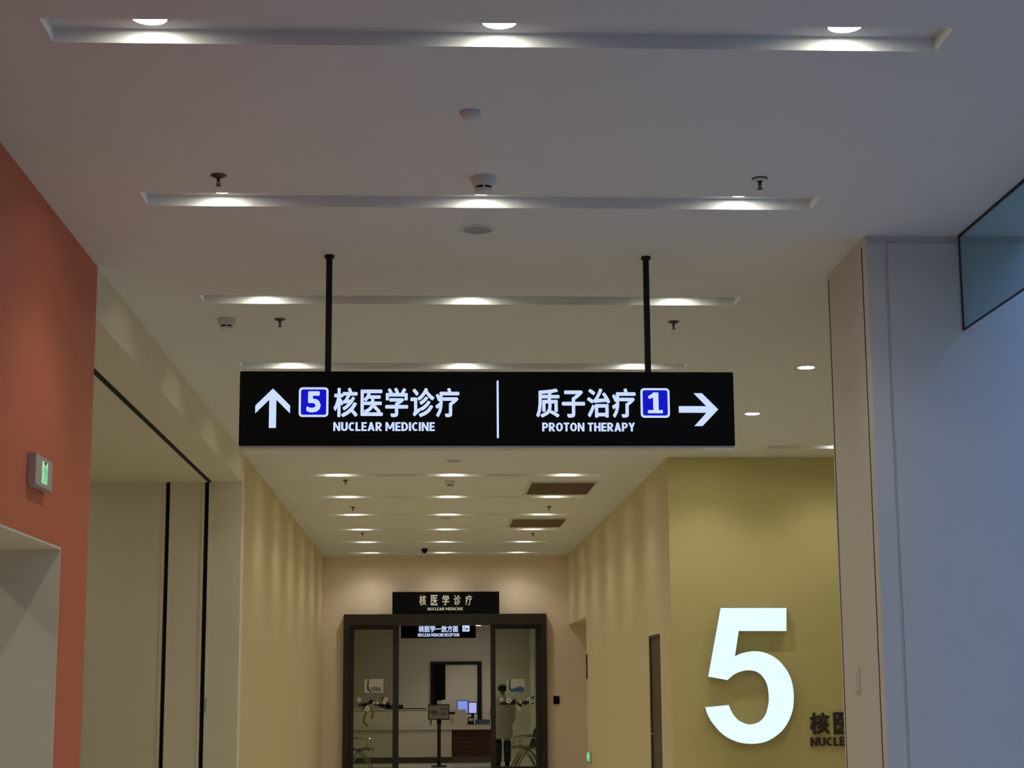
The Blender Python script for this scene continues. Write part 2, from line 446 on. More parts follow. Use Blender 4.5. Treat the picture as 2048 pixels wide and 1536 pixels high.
struct(slab(-6.6, -6.5, YS0, YS1, 0, ZS).build('wall_side_hall_end', 'cream'))
struct(slab(-6.5, XL - WT, YS0 - 0.2, YS0, 0, ZS).build('wall_side_hall_near', 'cream'))

# corridor
struct(slab(XL - 0.2, XL, YS1 + 0.25, YB + 0.2, 0, ZC).build('wall_corridor_left', 'yellow'), 'pale yellow corridor wall on the left')
RY0, RZ = 30.83, 2.82
cr = struct_root('wall_corridor_right', (XR, 27, 0), 'pale yellow corridor wall on the right with a wooden door and a recess')
D0, D1, DZ = 20.95, 22.06, 2.215
rel(slab(XR, XR + 0.15, Y5 + 0.15, D0, 0, ZC).build('wall_panel', 'yellow'), cr)
rel(slab(XR, XR + 0.15, D0, D1, DZ, ZC).build('wall_panel', 'yellow'), cr)
rel(slab(XR, XR + 0.15, D1, RY0, 0, ZC).build('wall_panel', 'yellow'), cr)
rel(slab(XR, XR + 1.2, RY0, YB, RZ, ZC).build('recess_head', 'yellow'), cr)
rel(slab(XR + 1.0, XR + 1.2, RY0, YB, 0, RZ).build('recess_wall', 'yellow'), cr)
rel(slab(XR + 0.15, XR + 1.2, RY0 - 0.1, RY0, 0, ZC).build('recess_jamb', 'yellow'), cr)

# wooden door in the right corridor wall
d2 = struct_root('door_2', (XR + 0.05, 21.5, 0), 'dark walnut door flush in the right corridor wall')
rel(slab(XR + 0.03, XR + 0.075, D0 + 0.03, D1 - 0.03, 0.01, DZ - 0.03).build('door_leaf', 'wood'), d2)
rel(slab(XR + 0.008, XR + 0.09, D0, D0 + 0.03, 0, DZ).build('door_frame', 'wood'), d2)
rel(slab(XR + 0.008, XR + 0.09, D1 - 0.03, D1, 0, DZ).build('door_frame', 'wood'), d2)
rel(slab(XR + 0.008, XR + 0.09, D0 + 0.03, D1 - 0.03, DZ - 0.03, DZ).build('door_frame', 'wood'), d2)
rel(slab(XR + 0.022, XR + 0.03, D0 + 0.03, D1 - 0.03, 1.22, 1.25).build('mid_rail', 'wood'), d2)
rel(MB().tube([(XR + 0.03, 21.88, 1.02), (XR - 0.02, 21.88, 1.02), (XR - 0.02, 21.75, 1.02)], 0.009).build('door_handle', 'alu'), d2)

# wall with the number, hall on the right
struct(slab(XR, 6.6, Y5, Y5 + 0.15, 0, ZC).build('wall_number', 'gold'), 'mustard yellow wall carrying the big lit number')
struct(slab(6.5, 6.6, YP1, Y5, 0, ZC).build('wall_hall_right', 'cream'))

# end wall with the entrance
EX0, EX1, EZ = -1.664, 2.305, 3.045
bw = struct_root('wall_back', (0, YB, 0), 'beige end wall of the corridor around the glass entrance')
rel(slab(XL, EX0, YB, YB + 0.2, 0, ZC).build('wall_panel', 'beige'), bw)
rel(slab(EX1, XR + 1.2, YB, YB + 0.2, 0, ZC).build('wall_panel', 'beige'), bw)
rel(slab(EX0, EX1, YB, YB + 0.2, EZ, ZC).build('wall_panel', 'beige'), bw)

# wall end on the right: laminate panels with open joints
we = struct_root('wall_right', (3.0, YP0, 0), 'pale laminate clad wall end on the right, cool lit on its front')
T = 0.02
rel(slab(XP + T, 9.0, YP0 + T, YP1 - 0.001, 0, ZC + 4.5).build('wall_core', 'gap'), we)
def wp(x0, x1, y0, y1, z0, z1): rel(slab(x0, x1, y0, y1, z0, z1).build('wall_panel', 'panel', bevel=0.0015, seg=1), we)
J = 0.010
G1, G2, GW, GT = YP1 - 0.055, YP0 + 0.100, 0.030, ZC - 0.045     # two side face joints, filled by dark strips for their shade
wp(XP, XP + T, G1 + GW, YP1, 0, GT)                              # far edge strip
wp(XP, XP + T, G2 + GW, G1, 0, GT)                               # side panel
wp(XP, XP + T, YP0 + T, G2, 0, GT)                               # corner strip, side
wp(XP, XP + T, YP0 + T, YP1, GT, ZC)                             # head strip
for g in (G1, G2): rel(slab(XP + 0.003, XP + T, g, g + GW, 0, GT).build('joint_shade', 'gap'), we)  # near-flush dark strip stands in for the shade inside each joint
wp(XP, 2.694, YP0, YP0 + T, 0, ZC - 0.045)                       # corner strip, front
wp(2.694, 2.694 + 0.018, YP0 + 0.009, YP0 + T, 0, ZC - 0.045)    # shallow joint
wp(2.694 + 0.018, 5.6, YP0, YP0 + T, 0, ZC - 0.045)              # front panel
wp(5.6 + J, 9.0, YP0, YP0 + T, 0, ZC - 0.045)
wp(XP + T, 9.0, YP0 + 0.014, YP0 + T, ZC - 0.045, ZC)            # recessed head joint
wp(XP, XP + T, YP0 + 0.006, YP0 + T, ZC - 0.045, ZC)
wp(3.56, 9.0, YP0, YP0 + T, ZC, ZC + 4.5)
# the atrium the daylight comes through
struct(slab(9.0, 9.1, -3, YP0, 0, 8.7).build('wall_atrium_right', 'panel'))
struct(slab(-2.6, 9.1, -3.1, -3.0, 0, 8.7).build('wall_near', 'panel'))
struct(slab(3.56, 3.66, -3, YP0, 5.0, 8.7).build('wall_atrium_left', 'panel'))

# glass smoke barrier hanging under the ceiling
gb = thing('smoke_barrier', 'tinted frameless glass smoke barrier hanging from ceiling at upper right', 'glass screen', (XG, 6, 3.62))
rel(slab(XG, XG + 0.010, 2.0, YP0 - 0.008, 3.632, ZC - 0.010).build('glass_pane', 'smoke_glass'), gb)
rel(slab(XG - 0.003, XG + 0.013, 2.0, YP0 - 0.002, ZC - 0.010, ZC).build('top_channel', 'blackmetal'), gb)
rel(slab(XG - 0.001, XG + 0.011, 2.0, YP0 - 0.002, 3.625, 3.632).build('bottom_edge', 'blackmetal'), gb)
rel(slab(XG - 0.001, XG + 0.011, YP0 - 0.008, YP0 - 0.002, 3.632, ZC - 0.010).build('end_channel', 'blackmetal'), gb)

# lobby behind the entrance
LX0, LX1, LY, LZ = -1.80, 2.42, 42.9, 3.08
struct(slab(LX0, LX1, LY, LY + 0.1, 0, LZ).build('wall_lobby_back', 'inner'))
struct(slab(LX0 - 0.1, LX0, YB + 0.2, LY, 0, LZ).build('wall_lobby_left', 'inner_green'))
struct(slab(LX1, LX1 + 0.1, YB + 0.2, LY, 0, LZ).build('wall_lobby_right', 'inner_green'))
struct(slab(LX0 - 0.1, LX1 + 0.1, YB + 0.2, LY, LZ, LZ + 0.1).build('ceiling_lobby', 'ceiling'))

# ------------------------------------------------------------------ copies of ready-made things
def copy_thing(root, loc, label, group=None):
    r = root.copy(); COL.objects.link(r); r.location = loc; r['label'] = label
    if group: r['group'] = group
    for ch in list(root.children):
        c = ch.copy(); COL.objects.link(c); c.parent = r
        for g in list(ch.children):
            d = g.copy(); COL.objects.link(d); d.parent = c
    return r

def series(make, spots):
    """make() builds the first thing at the origin; every spot = (location, label)"""
    first = make()
    out = []
    for i, (loc, label) in enumerate(spots):
        if i: out.append(copy_thing(first, loc, label))
    first.location = spots[0][0]; first['label'] = spots[0][1]
    return [first] + out

# ------------------------------------------------------------------ downlights
spot = bpy.data.lights.new('downlight_beam', 'SPOT')
spot.energy = LAMP_W; spot.color = LAMP_COL; spot.spot_size = math.radians(124); spot.spot_blend = 0.75; spot.shadow_soft_size = 0.055

def make_downlight():
    r = thing('downlight', '', 'downlight', (0, 0, 0), 'round downlights in the ceiling slots')
    MB().lathe(0, 0, [(0.0705, 0.0), (0.0705, -0.0065), (0.076, -0.0065), (0.079, -0.004), (0.079, 0.0)], 28, cap=False).build('trim_ring', 'plastic', r, smooth=True)
    d = MB().poly([(0.070 * math.cos(-2 * PI * i / 24), 0.070 * math.sin(-2 * PI * i / 24), -0.003) for i in range(24)]).build('diffuser', 'lamp', r)
    if d.data.polygons[0].normal.z > 0: d.data.flip_normals()
    b = bpy.data.objects.new('beam', spot); COL.objects.link(b); b.parent = r; b.location = (0, 0, -0.012)
    return r

ords = ['first', 'second', 'third', 'fourth', 'fifth', 'sixth']
side = ['left', 'middle', 'right']
spots = []
for k, y in enumerate(ROWS):
    for j, x in enumerate(LAMPX):
        if k < 4: lab = '%s round white downlight in the %s ceiling slot from the top of the photo' % (side[j], ords[k])
        elif k < 6: lab = '%s round white downlight in the %s of the two slots right behind the hanging sign' % (side[j], ['nearer', 'farther'][k - 4])
        else: lab = '%s round white downlight in the %s slot of the corridor ceiling' % (side[j], ords[k - 6])
        spots.append(((x, y + TW / 2, ZC + TD), lab))
series(make_downlight, spots)
def make_flush():
    r = make_downlight(); r.name = 'flush_downlight'; r['group'] = 'downlights right of the hanging sign'
    return r
RX = 3.145
series(make_flush, [((RX, ROWS[3] + 0.14, ZC), 'bright round flush downlight beside the wall end, upper one right of the sign'),
                    ((RX, ROWS[4] + 0.14, ZC), 'bright round flush downlight close to the right end of the hanging sign'),
                    ((RX, ROWS[5] + 0.14, ZC), 'round flush downlight hidden behind the right end of the hanging sign'),
                    ((4.60, ROWS[5] + TW / 2, ZC + TD), 'downlight half hidden by the wall end, above the mustard wall')])
# passage lamp behind the red wall; the side hall lamps are added fill
soft = spot.copy(); soft.energy = LAMP_W * 0.13; soft.name = 'side_hall_fill_beam'
for r_ in series(make_flush, [((-3.55, 9.0, 3.3), 'round downlight inside the passage behind the red wall'),
                              ((-4.3, 15.6, ZS), 'added fill light in the side hall soffit hidden behind the red wall'),
                              ((-4.3, 18.3, ZS), 'added fill light near the far wall of the side hall, hidden behind the red wall')]):
    for c in r_.children:
        if c.type == 'LIGHT' and r_.location.y > 12: c.data = soft

# ------------------------------------------------------------------ hanging direction sign
SY = 10.46
s0 = thing('hanging_sign', 'black illuminated hanging direction sign with white arrows and Chinese and English lettering', 'sign', (0.36, SY + 0.06, 3.0))
SX0, SX1, SZ0, SZ1 = -1.142, 1.857, 2.996, 3.463
MB().box(SX0, SX1, SY, SY + 0.12, SZ0 + 0.012, SZ1).build('sign_box', 'black', s0, bevel=0.004)
MB().box(SX0 + 0.004, SX1 - 0.004, SY + 0.004, SY + 0.116, SZ0, SZ0 + 0.012).build('bottom_trim', 'alu', s0)
for px in (-0.616, 1.341):
    p = MB().tube([(px, SY + 0.06, SZ1), (px, SY + 0.06, ZC)], 0.0195, 16).build('hanging_pole', 'blackmetal', s0, smooth=True)
    MB().lathe(px, SY + 0.06, [(0.0195, ZC - 0.022), (0.030, ZC - 0.018), (0.030, ZC)], 20, cap=False).build('ceiling_flange', 'blackmetal', p, smooth=True)
LY0, LD = SY - 0.004, 0.004
# arrow pointing up
cx, b0, b1, t = -0.942, 3.116, 3.354, 0.021
MB().prism_xz([(cx, 3.356), (cx + 0.104, 3.252), (cx + 0.104, 3.205), (cx + t, 3.288), (cx + t, b0), (cx - t, b0), (cx - t, 3.288), (cx - 0.104, 3.205), (cx - 0.104, 3.252)], LY0, SY).build('arrow', 'letter', s0)
cz, ax = 3.231, 1.758
MB().prism_xz([(ax, cz), (ax - 0.098, cz + 0.100), (ax - 0.148, cz + 0.100), (ax - 0.072, cz + 0.020), (1.517, cz + 0.020), (1.517, cz - 0.020), (ax - 0.072, cz - 0.020), (ax - 0.148, cz - 0.102), (ax - 0.098, cz - 0.102)], LY0, SY).build('arrow', 'letter', s0)
def number_box(x0, x1, z0, z1, n, nx0, nx1):
    b = MB().prism_xz(rounded_rect(x0, x1, z0, z1, 0.022), SY - 0.002, SY).build('number_border', 'letter', s0)
    MB().prism_xz(rounded_rect(x0 + 0.013, x1 - 0.013, z0 + 0.013, z1 - 0.013, 0.012), SY - 0.004, SY - 0.002).build('number_field', 'blue', b)
    if n == '1': latin('number', n, nx0, nx1, z0 + 0.027, z1 - 0.027, SY - 0.0065, 0.002, 'letter', b)
    else: text_part('number', n, nx0, nx1, z0 + 0.027, z1 - 0.025, SY - 0.0065, 0.002, 'letter', b, bold=0.006)
number_box(-0.786, -0.608, 3.183, 3.364, '5', -0.740, -0.654)
number_box(1.284, 1.462, 3.180, 3.362, '1', 1.328, 1.418)
text_part('chinese_lettering', '核医学诊疗', -0.577, 0.181, 3.182, 3.362, LY0, LD, 'letter', s0, bold=0.0042, spacing=1.10)
latin('english_lettering', 'NUCLEAR MEDICINE', -0.577, 0.033, 3.098, 3.151, LY0, LD, 'letter', s0)
text_part('chinese_lettering', '质子治疗', 0.647, 1.254, 3.180, 3.360, LY0, LD, 'letter', s0, bold=0.0042, spacing=1.10)
latin('english_lettering', 'PROTON THERAPY', 0.683, 1.247, 3.096, 3.149, LY0, LD, 'letter', s0)
MB().prism_xz(rounded_rect(0.408, 0.420, 3.054, 3.408, 0.005, 3), LY0, SY).build('divider', 'letter', s0)

# ------------------------------------------------------------------ big number and dark lettering on the mustard wall
FIVE = [(3.307, 2.466), (4.065, 2.463), (4.056, 2.203), (3.507, 2.206)]
OUT = [(3.455, 1.919), (3.536, 1.954), (3.675, 1.977), (3.804, 1.958), (3.936, 1.888), (4.041, 1.768), (4.098, 1.636), (4.116, 1.47), (4.094, 1.304), (4.021, 1.151), (3.92, 1.046), (3.785, 0.97), (3.627, 0.945), (3.459, 0.967), (3.304, 1.044), (3.187, 1.169), (3.125, 1.276), (3.102, 1.354)]
INN = [(3.369, 1.376), (3.408, 1.286), (3.466, 1.214), (3.537, 1.174), (3.609, 1.159), (3.707, 1.184), (3.782, 1.259), (3.822, 1.377), (3.83, 1.472), (3.817, 1.591), (3.771, 1.686), (3.7, 1.746), (3.603, 1.763), (3.506, 1.747), (3.432, 1.712), (3.362, 1.655)]
OUTL = FIVE + catmull(OUT) + catmull(INN) + [(3.145, 1.695)]
n5 = thing('number_sign', 'huge glowing white number 5 mounted on the mustard wall', 'number sign', (3.6, Y5, 0.945))
MB().prism_xz(OUTL, Y5 - 0.085, Y5 - 0.012).build('number_body', 'fiveside', n5)
k5 = [(3.61 + (x - 3.61) * 0.992, 1.70 + (z - 1.70) * 0.994) for x, z in OUTL]
MB().prism_xz(k5, Y5 - 0.09, Y5 - 0.085).build('lit_face', 'five', n5)
for x, z in ((3.4, 2.33), (3.95, 2.33), (3.98, 1.5), (3.5, 1.06)):
    MB().tube([(x, Y5 - 0.013, z), (x, Y5, z)], 0.012, 8).build('stand_off', 'alu', n5)
wl = thing('wall_lettering', 'dark brown raised lettering right of the glowing number, cut off by the wall end', 'lettering', (4.6, Y5, 0.91))
x = 4.300
for ch in '核医学诊疗':
    text_part('character', ch, x, x + 0.226, 1.045, 1.288, Y5 - 0.02, 0.02, 'darkletter', wl, bold=0.007); x += 0.270
latin('english_lettering', 'NUCLEAR MEDICINE', 4.302, 5.50, 0.915, 1.012, Y5 - 0.02, 0.02, 'darkletter', wl)

# ------------------------------------------------------------------ exit sign on the red wall
ex = thing('exit_sign', 'grey square exit sign with green glowing figure on the red wall', 'exit sign', (XL + 0.02, 9.36, 2.62))
MB().box(XL, XL + 0.045, 9.15, 9.555, 2.625, 2.79).build('sign_housing', 'greyplastic', ex, bevel=0.004)
MB().box(XL + 0.045, XL + 0.047, 9.30, 9.43, 2.650, 2.765).build('lit_field', 'paleglow', ex)
def ex_poly(name, pts, mat):
    m = MB(); n = len(pts)
    m.v = [(XL + 0.050, y, z) for y, z in pts] + [(XL + 0.047, y, z) for y, z in pts]
    m.f = [tuple(range(n)), tuple(range(2 * n - 1, n - 1, -1))] + [(i, n + i, n + (i + 1) % n, (i + 1) % n) for i in range(n)]
    m.build(name, mat, ex)
ex_poly('running_figure', [(9.335, 2.735), (9.36, 2.752), (9.385, 2.735), (9.41, 2.722), (9.412, 2.700), (9.385, 2.705), (9.388, 2.690), (9.412, 2.668), (9.412, 2.652), (9.395, 2.652), (9.370, 2.684), (9.350, 2.655), (9.325, 2.655), (9.325, 2.668), (9.348, 2.690), (9.345, 2.712), (9.325, 2.705), (9.318, 2.715)], 'green')
ex_poly('figure_head', [(9.362 + 0.018 * math.cos(a * PI / 5), 2.757 + 0.008 * math.sin(a * PI / 5)) for a in range(10)], 'darkprint')

# ------------------------------------------------------------------ ceiling fittings
def make_sprinkler(mat):
    r = thing('sprinkler', '', 'sprinkler', (0, 0, 0), 'ceiling sprinklers')
    MB().lathe(0, 0, [(0.042, 0.0), (0.042, -0.003), (0.030, -0.010), (0.014, -0.017), (0.010, -0.020)], 24).build('escutcheon', mat, r, smooth=True)
    MB().lathe(0, 0, [(0.009, -0.018), (0.008, -0.032), (0.006, -0.036)], 12).build('stem', mat, r, smooth=True)
    for sx in (-1, 1):
        MB().tube([(0.007 * sx, 0, -0.030), (0.010 * sx, 0, -0.042), (0.004 * sx, 0, -0.054)], 0.0022, 6).build('frame_arm', mat, r)
    MB().lathe(0, 0, [(0.003, -0.036), (0.0035, -0.045), (0.003, -0.054)], 8).build('glass_bulb', mat, r)
    MB().lathe(0, 0, [(0.004, -0.052), (0.015, -0.056), (0.015, -0.058), (0.004, -0.058)], 16).build('deflector', mat, r)
    return r
series(lambda: make_sprinkler('bronze'),
       [((-1.096, 8.83, ZC), 'dark bronze sprinkler under the ceiling at left before the second slot'),
        ((-1.076, 12.40, ZC), 'dark sprinkler left of the left sign pole, beyond the third slot'),
        ((1.780, 12.44, ZC), 'dark sprinkler right of the right sign pole, beyond the third slot'),
        ((-1.061, 22.16, ZC), 'small sprinkler on the corridor ceiling at left, nearest below the sign'),
        ((-1.106, 25.46, ZC), 'small sprinkler on the corridor ceiling at left, second below the sign'),
        ((1.749, 25.43, ZC), 'small sprinkler on the corridor ceiling between the two louvred vents'),
        ((-1.126, 29.70, ZC), 'tiny far sprinkler on the corridor ceiling at left'),
        ((1.769, 29.78, ZC), 'tiny far sprinkler on the corridor ceiling at right')])
def make_chrome_sprinkler():
    r = make_sprinkler('blackmetal')
    MB().lathe(0, 0, [(0.038, -0.0045), (0.036, -0.011), (0.016, -0.0165), (0.022, -0.008), (0.038, -0.0045)], 28, cap=False).build('highlight_cup', 'plastic', r, smooth=True)  # white cup paints in the bright highlight of the chrome
    return r
series(make_chrome_sprinkler, [((1.736, 8.82, ZC), 'shiny chrome sprinkler under the ceiling at right before the second slot')])

def make_detector():
    r = thing('smoke_detector', '', 'smoke detector', (0, 0, 0), 'smoke detectors')
    MB().lathe(0, 0, [(0.066, 0.0), (0.068, -0.010), (0.062, -0.022), (0.055, -0.040), (0.049, -0.050)], 32).build('base', 'plastic', r, smooth=True)
    MB().lathe(0, 0, [(0.043, -0.048), (0.041, -0.066)], 24).build('sensing_chamber', 'gap', r)
    for k in range(6):
        a = 2 * PI * (k + 0.5) / 6 + 0.06
        MB().lathe(0, 0, [(0.038, -0.049), (0.048, -0.049), (0.046, -0.064), (0.038, -0.064)], 4, cap=False, a0=a - 0.10, a1=a + 0.10).build('rib', 'plastic', r)
    MB().lathe(0, 0, [(0.047, -0.062), (0.046, -0.072), (0.038, -0.080), (0.012, -0.083)], 32).build('cap', 'plastic', r, smooth=True)
    return r
series(make_detector, [((0.281, 8.845, ZC), 'white smoke detector with dark slots in front of the second slot'),
                       ((-1.457, 12.40, ZC), 'white smoke detector beside the sprinkler left of the sign pole'),
                       ((0.266, 22.27, ZC), 'small smoke detector in the middle of the corridor ceiling')])

def make_speaker():
    r = thing('ceiling_speaker', '', 'speaker', (0, 0, 0), 'round ceiling speakers')
    MB().lathe(0, 0, [(0.082, -0.001), (0.083, -0.007), (0.100, -0.007), (0.105, -0.003), (0.105, 0.0)], 36, cap=False).build('rim', 'plastic', r, smooth=True)
    MB().lathe(0, 0, [(0.0005, -0.005), (0.082, -0.003), (0.082, 0.0)], 36, cap=False).build('grille', 'grille', r, smooth=True)
    return r
series(make_speaker, [((0.278, 9.88, ZC), 'round grey ceiling speaker between the second slot and the hanging sign'),
                      ((0.288, 20.25, ZC), 'round ceiling speaker just under the lower edge of the hanging sign'),
                      ((0.265, 27.09, ZC), 'faint round ceiling speaker deep in the corridor')])

ms = thing('motion_sensor', 'small pale dome sensor on the ceiling between the first two slots', 'sensor', (0.188, 7.79, ZC))
MB().lathe(0.188, 7.79, [(0.048, ZC), (0.050, ZC - 0.010), (0.047, ZC - 0.016)], 28).build('base', 'plastic', ms, smooth=True)
MB().lathe(0.188, 7.79, [(0.042, ZC - 0.016), (0.038, ZC - 0.026), (0.026, ZC - 0.034), (0.008, ZC - 0.037)], 28).build('dome', 'plastic', ms, smooth=True)

dc = thing('dome_camera', 'small black dome camera at the far end of the corridor ceiling', 'camera', (-0.086, 33.0, ZC))
MB().lathe(-0.086, 33.0, [(0.06, ZC), (0.06, ZC - 0.03)], 20).build('base', 'blackmetal', dc, smooth=True)
MB().lathe(-0.086, 33.0, [(0.055, ZC - 0.03), (0.048, ZC - 0.06), (0.028, ZC - 0.085), (0.006, ZC - 0.092)], 20).build('dome', 'black', dc, smooth=True)

def make_vent():
    r = thing('ceiling_vent', '', 'vent', (0, 0, 0), 'louvred vents in the corridor ceiling')
    W, L, f = 0.415, 0.69, 0.035
    for n_, q in (('frame_side', (-W - f, -W, -L - f, L + f)), ('frame_side', (W, W + f, -L - f, L + f)), ('frame_end', (-W, W, -L - f, -L)), ('frame_end', (-W, W, L, L + f))):
        MB().box(*q, -0.018, 0).build(n_, 'plastic', r)
    MB().box(-W, W, -L, L, -0.002, 0).build('backing', 'bronze', r)
    m = MB()
    for i in range(46):
        y = -L + (i + 0.5) * 2 * L / 46
        n = len(m.v)
        m.v += [(-W, y - 0.011, -0.016), (W, y - 0.011, -0.016), (W, y + 0.011, -0.004), (-W, y + 0.011, -0.004), (-W, y - 0.011, -0.014), (W, y - 0.011, -0.014), (W, y + 0.011, -0.002), (-W, y + 0.011, -0.002)]
        m.f += [tuple(n + j for j in q) for q in ((0, 1, 2, 3), (7, 6, 5, 4), (0, 4, 5, 1), (2, 6, 7, 3))]
    s = m.build('louvre_slats', 'louvre', r); s['kind'] = 'stuff'
    return r
series(make_vent, [((1.733, 23.03, ZC), 'brown louvred air vent in the corridor ceiling, nearer one'),
                   ((1.722, 27.86, ZC), 'brown louvred air vent in the corridor ceiling, farther one')])

# ------------------------------------------------------------------ small things on walls
def switch(name, label, cat, x0, x1, y0, y1, z0, z1, mat, rock):
    t = thing(name, label, cat, ((x0 + x1) / 2, (y0 + y1) / 2, z0))
    MB().box(x0, x1, y0, y1, z0, z1).build('plate', mat, t, bevel=0.002)
    MB().box(*rock).build('rocker', mat, t, bevel=0.001)
    return t
switch('access_switch', 'black square access switch right of the glass entrance', 'switch', 2.436, 2.555, YB - 0.03, YB, 1.293, 1.447, 'black', (2.455, 2.536, YB - 0.036, YB - 0.03, 1.315, 1.425))
switch('wall_switch', 'pale switch plate on the side of the laminate wall end', 'switch', XP - 0.010, XP, 10.53, 10.66, 1.53, 1.68, 'panel', (XP - 0.016, XP - 0.010, 10.57, 10.62, 1.56, 1.65))
switch('shutter_switch', 'narrow grey switch plate on the jamb beside the shutter guide', 'switch', -2.448, -2.425, YS1 - 0.025, YS1 - 0.012, 1.34, 1.50, 'greyplastic', (-2.444, -2.429, YS1 - 0.029, YS1 - 0.025, 1.37, 1.47))
rp = thing('room_plate', 'narrow black room plate on the corridor wall beside the recess', 'sign', (XR, 30.66, 1.75))
MB().box(XR - 0.012, XR, 30.66, 30.80, 1.75, 2.165).build('plate', 'black', rp, bevel=0.002)
MB().box(XR - 0.0135, XR - 0.012, 30.68, 30.78, 1.95, 1.97).build('print_line', 'silver', rp)
lx = thing('low_exit_sign', 'small green evacuation sign low on the right corridor wall', 'exit sign', (XR, 30.4, 0.34))
MB().box(XR - 0.03, XR, 30.12, 30.72, 0.345, 0.53).build('housing', 'greyplastic', lx, bevel=0.003)
MB().box(XR - 0.033, XR - 0.03, 30.16, 30.68, 0.365, 0.51).build('lit_field', 'green', lx)
m = MB(); pts = [(30.25, 0.4375), (30.36, 0.49), (30.36, 0.455), (30.6, 0.455), (30.6, 0.42), (30.36, 0.42), (30.36, 0.385)]
m.v = [(XR - 0.036, y, z) for y, z in pts] + [(XR - 0.033, y, z) for y, z in pts]
m.f = [tuple(range(7)), tuple(range(13, 6, -1))] + [(i, 7 + i, 7 + (i + 1) % 7, (i + 1) % 7) for i in range(7)]
m.build('arrow', 'paleglow', lx)

# ------------------------------------------------------------------ glass entrance (door_1)
d1 = struct_root('door_1', (0.32, YB, 0), 'dark framed glass entrance with sliding leaves at the end of the corridor')
FY0, FY1 = YB - 0.16, YB + 0.12
def df(name, *b, mat='doorframe', bevel=0.004): return MB().box(*b).build(name, mat, d1, bevel=bevel)
df('frame_jamb', EX0, EX0 + 0.11, FY0, FY1, 0, 2.83)
df('frame_jamb', EX1 - 0.11, EX1, FY0, FY1, 0, 2.83)
df('frame_header', EX0, EX1, FY0, FY1, 2.83, EZ)
GY = YB - 0.02
def leaf(xa, xb, ya, wl_, wr_, top=0.075):
    p = MB().box(xa, xa + wl_, ya, ya + 0.05, 0.0, 2.83).build('leaf_stile', 'doorframe', d1, bevel=0.003)
    MB().box(xb - wr_, xb, ya, ya + 0.05, 0.0, 2.83).build('leaf_stile', 'doorframe', d1, bevel=0.003)
    MB().box(xa + wl_, xb - wr_, ya, ya + 0.05, 2.83 - top, 2.83).build('leaf_top_rail', 'doorframe', d1, bevel=0.003)
    MB().box(xa + wl_, xb - wr_, ya, ya + 0.05, 0.0, 0.10).build('leaf_bottom_rail', 'doorframe', d1, bevel=0.003)
    MB().box(xa + wl_, xb - wr_, ya + 0.02, ya + 0.03, 0.10, 2.83 - top).build('glass_pane', 'door_glass', d1)
leaf(EX0 + 0.11, -0.587, GY, 0.088, 0.117)
leaf(1.209, EX1 - 0.11, GY, 0.098, 0.10)
leaf(EX0 + 0.13, -0.600, GY + 0.06, 0.07, 0.10)
leaf(1.222, EX1 - 0.13, GY + 0.06, 0.085, 0.08)

def floral(x0, flowers, leaves, hang):
    """printed flower band on the glass: white blossoms on dark stems"""
    y1 = GY + 0.019
    for fx, fz, r in flowers:
        pts = []
        for i in range(30):
            a = 2 * PI * i / 30; rr = r * (0.78 + 0.22 * abs(math.cos(2.5 * a)))
            pts.append((x0 + fx + rr * math.cos(a), fz + rr * math.sin(a)))
        f = MB().prism_xz(pts, y1 - 0.003, y1).build('printed_blossom', 'petal', d1)
        MB().prism_xz([(x0 + fx + r * 0.25 * math.cos(a * PI / 4), fz + r * 0.25 * math.sin(a * PI / 4)) for a in range(8)], y1 - 0.005, y1 - 0.003).build('blossom_heart', 'oliveprint', f)
    for lx_, lz, ll, lw, an in leaves:
        c, s = math.cos(an), math.sin(an); pts = []
        for i in range(12):
            t = 2 * PI * i / 12; u, v = ll * math.cos(t), lw * math.sin(t) * (1 + 0.3 * math.cos(t))
            pts.append((x0 + lx_ + u * c - v * s, lz + u * s + v * c))
        MB().prism_xz(pts, y1 - 0.002, y1).build('printed_leaf', 'leafprint', d1)
    for pts in hang:
        m = MB()
        for (xa, za), (xb, zb) in zip(pts, pts[1:]):
            d = Vector((xb - xa, zb - za)).normalized() * 0.022; nx, nz = -d.y, d.x
            m.prism_xz([(x0 + xa - nx, za - nz), (x0 + xb - nx, zb - nz), (x0 + xb + nx, zb + nz), (x0 + xa + nx, za + nz)], y1 - 0.0015, y1)
        m.build('printed_vine', 'oliveprint', d1)
floral(-1.40, [(0.045, 1.40, 0.045), (0.20, 1.225, 0.055), (0.56, 1.40, 0.05), (0.33, 1.345, 0.030), (0.40, 1.335, 0.028), (0.53, 1.335, 0.025)],
       [(0.10, 1.30, 0.09, 0.035, 0.15), (0.22, 1.33, 0.10, 0.03, 0.4), (0.30, 1.36, 0.07, 0.04, -0.3), (0.42, 1.30, 0.10, 0.03, -0.1), (0.55, 1.27, 0.12, 0.045, -0.1), (0.14, 1.245, 0.05, 0.022, 0.6), (0.66, 1.255, 0.11, 0.04, 0.0), (0.50, 1.42, 0.05, 0.02, 0.8), (0.60, 1.31, 0.05, 0.03, 1.0)],
       [[(0.20, 1.20), (0.15, 1.08), (0.13, 0.98), (0.18, 0.92), (0.22, 0.90)], [(0.28, 1.22), (0.32, 1.10), (0.28, 1.04)]])
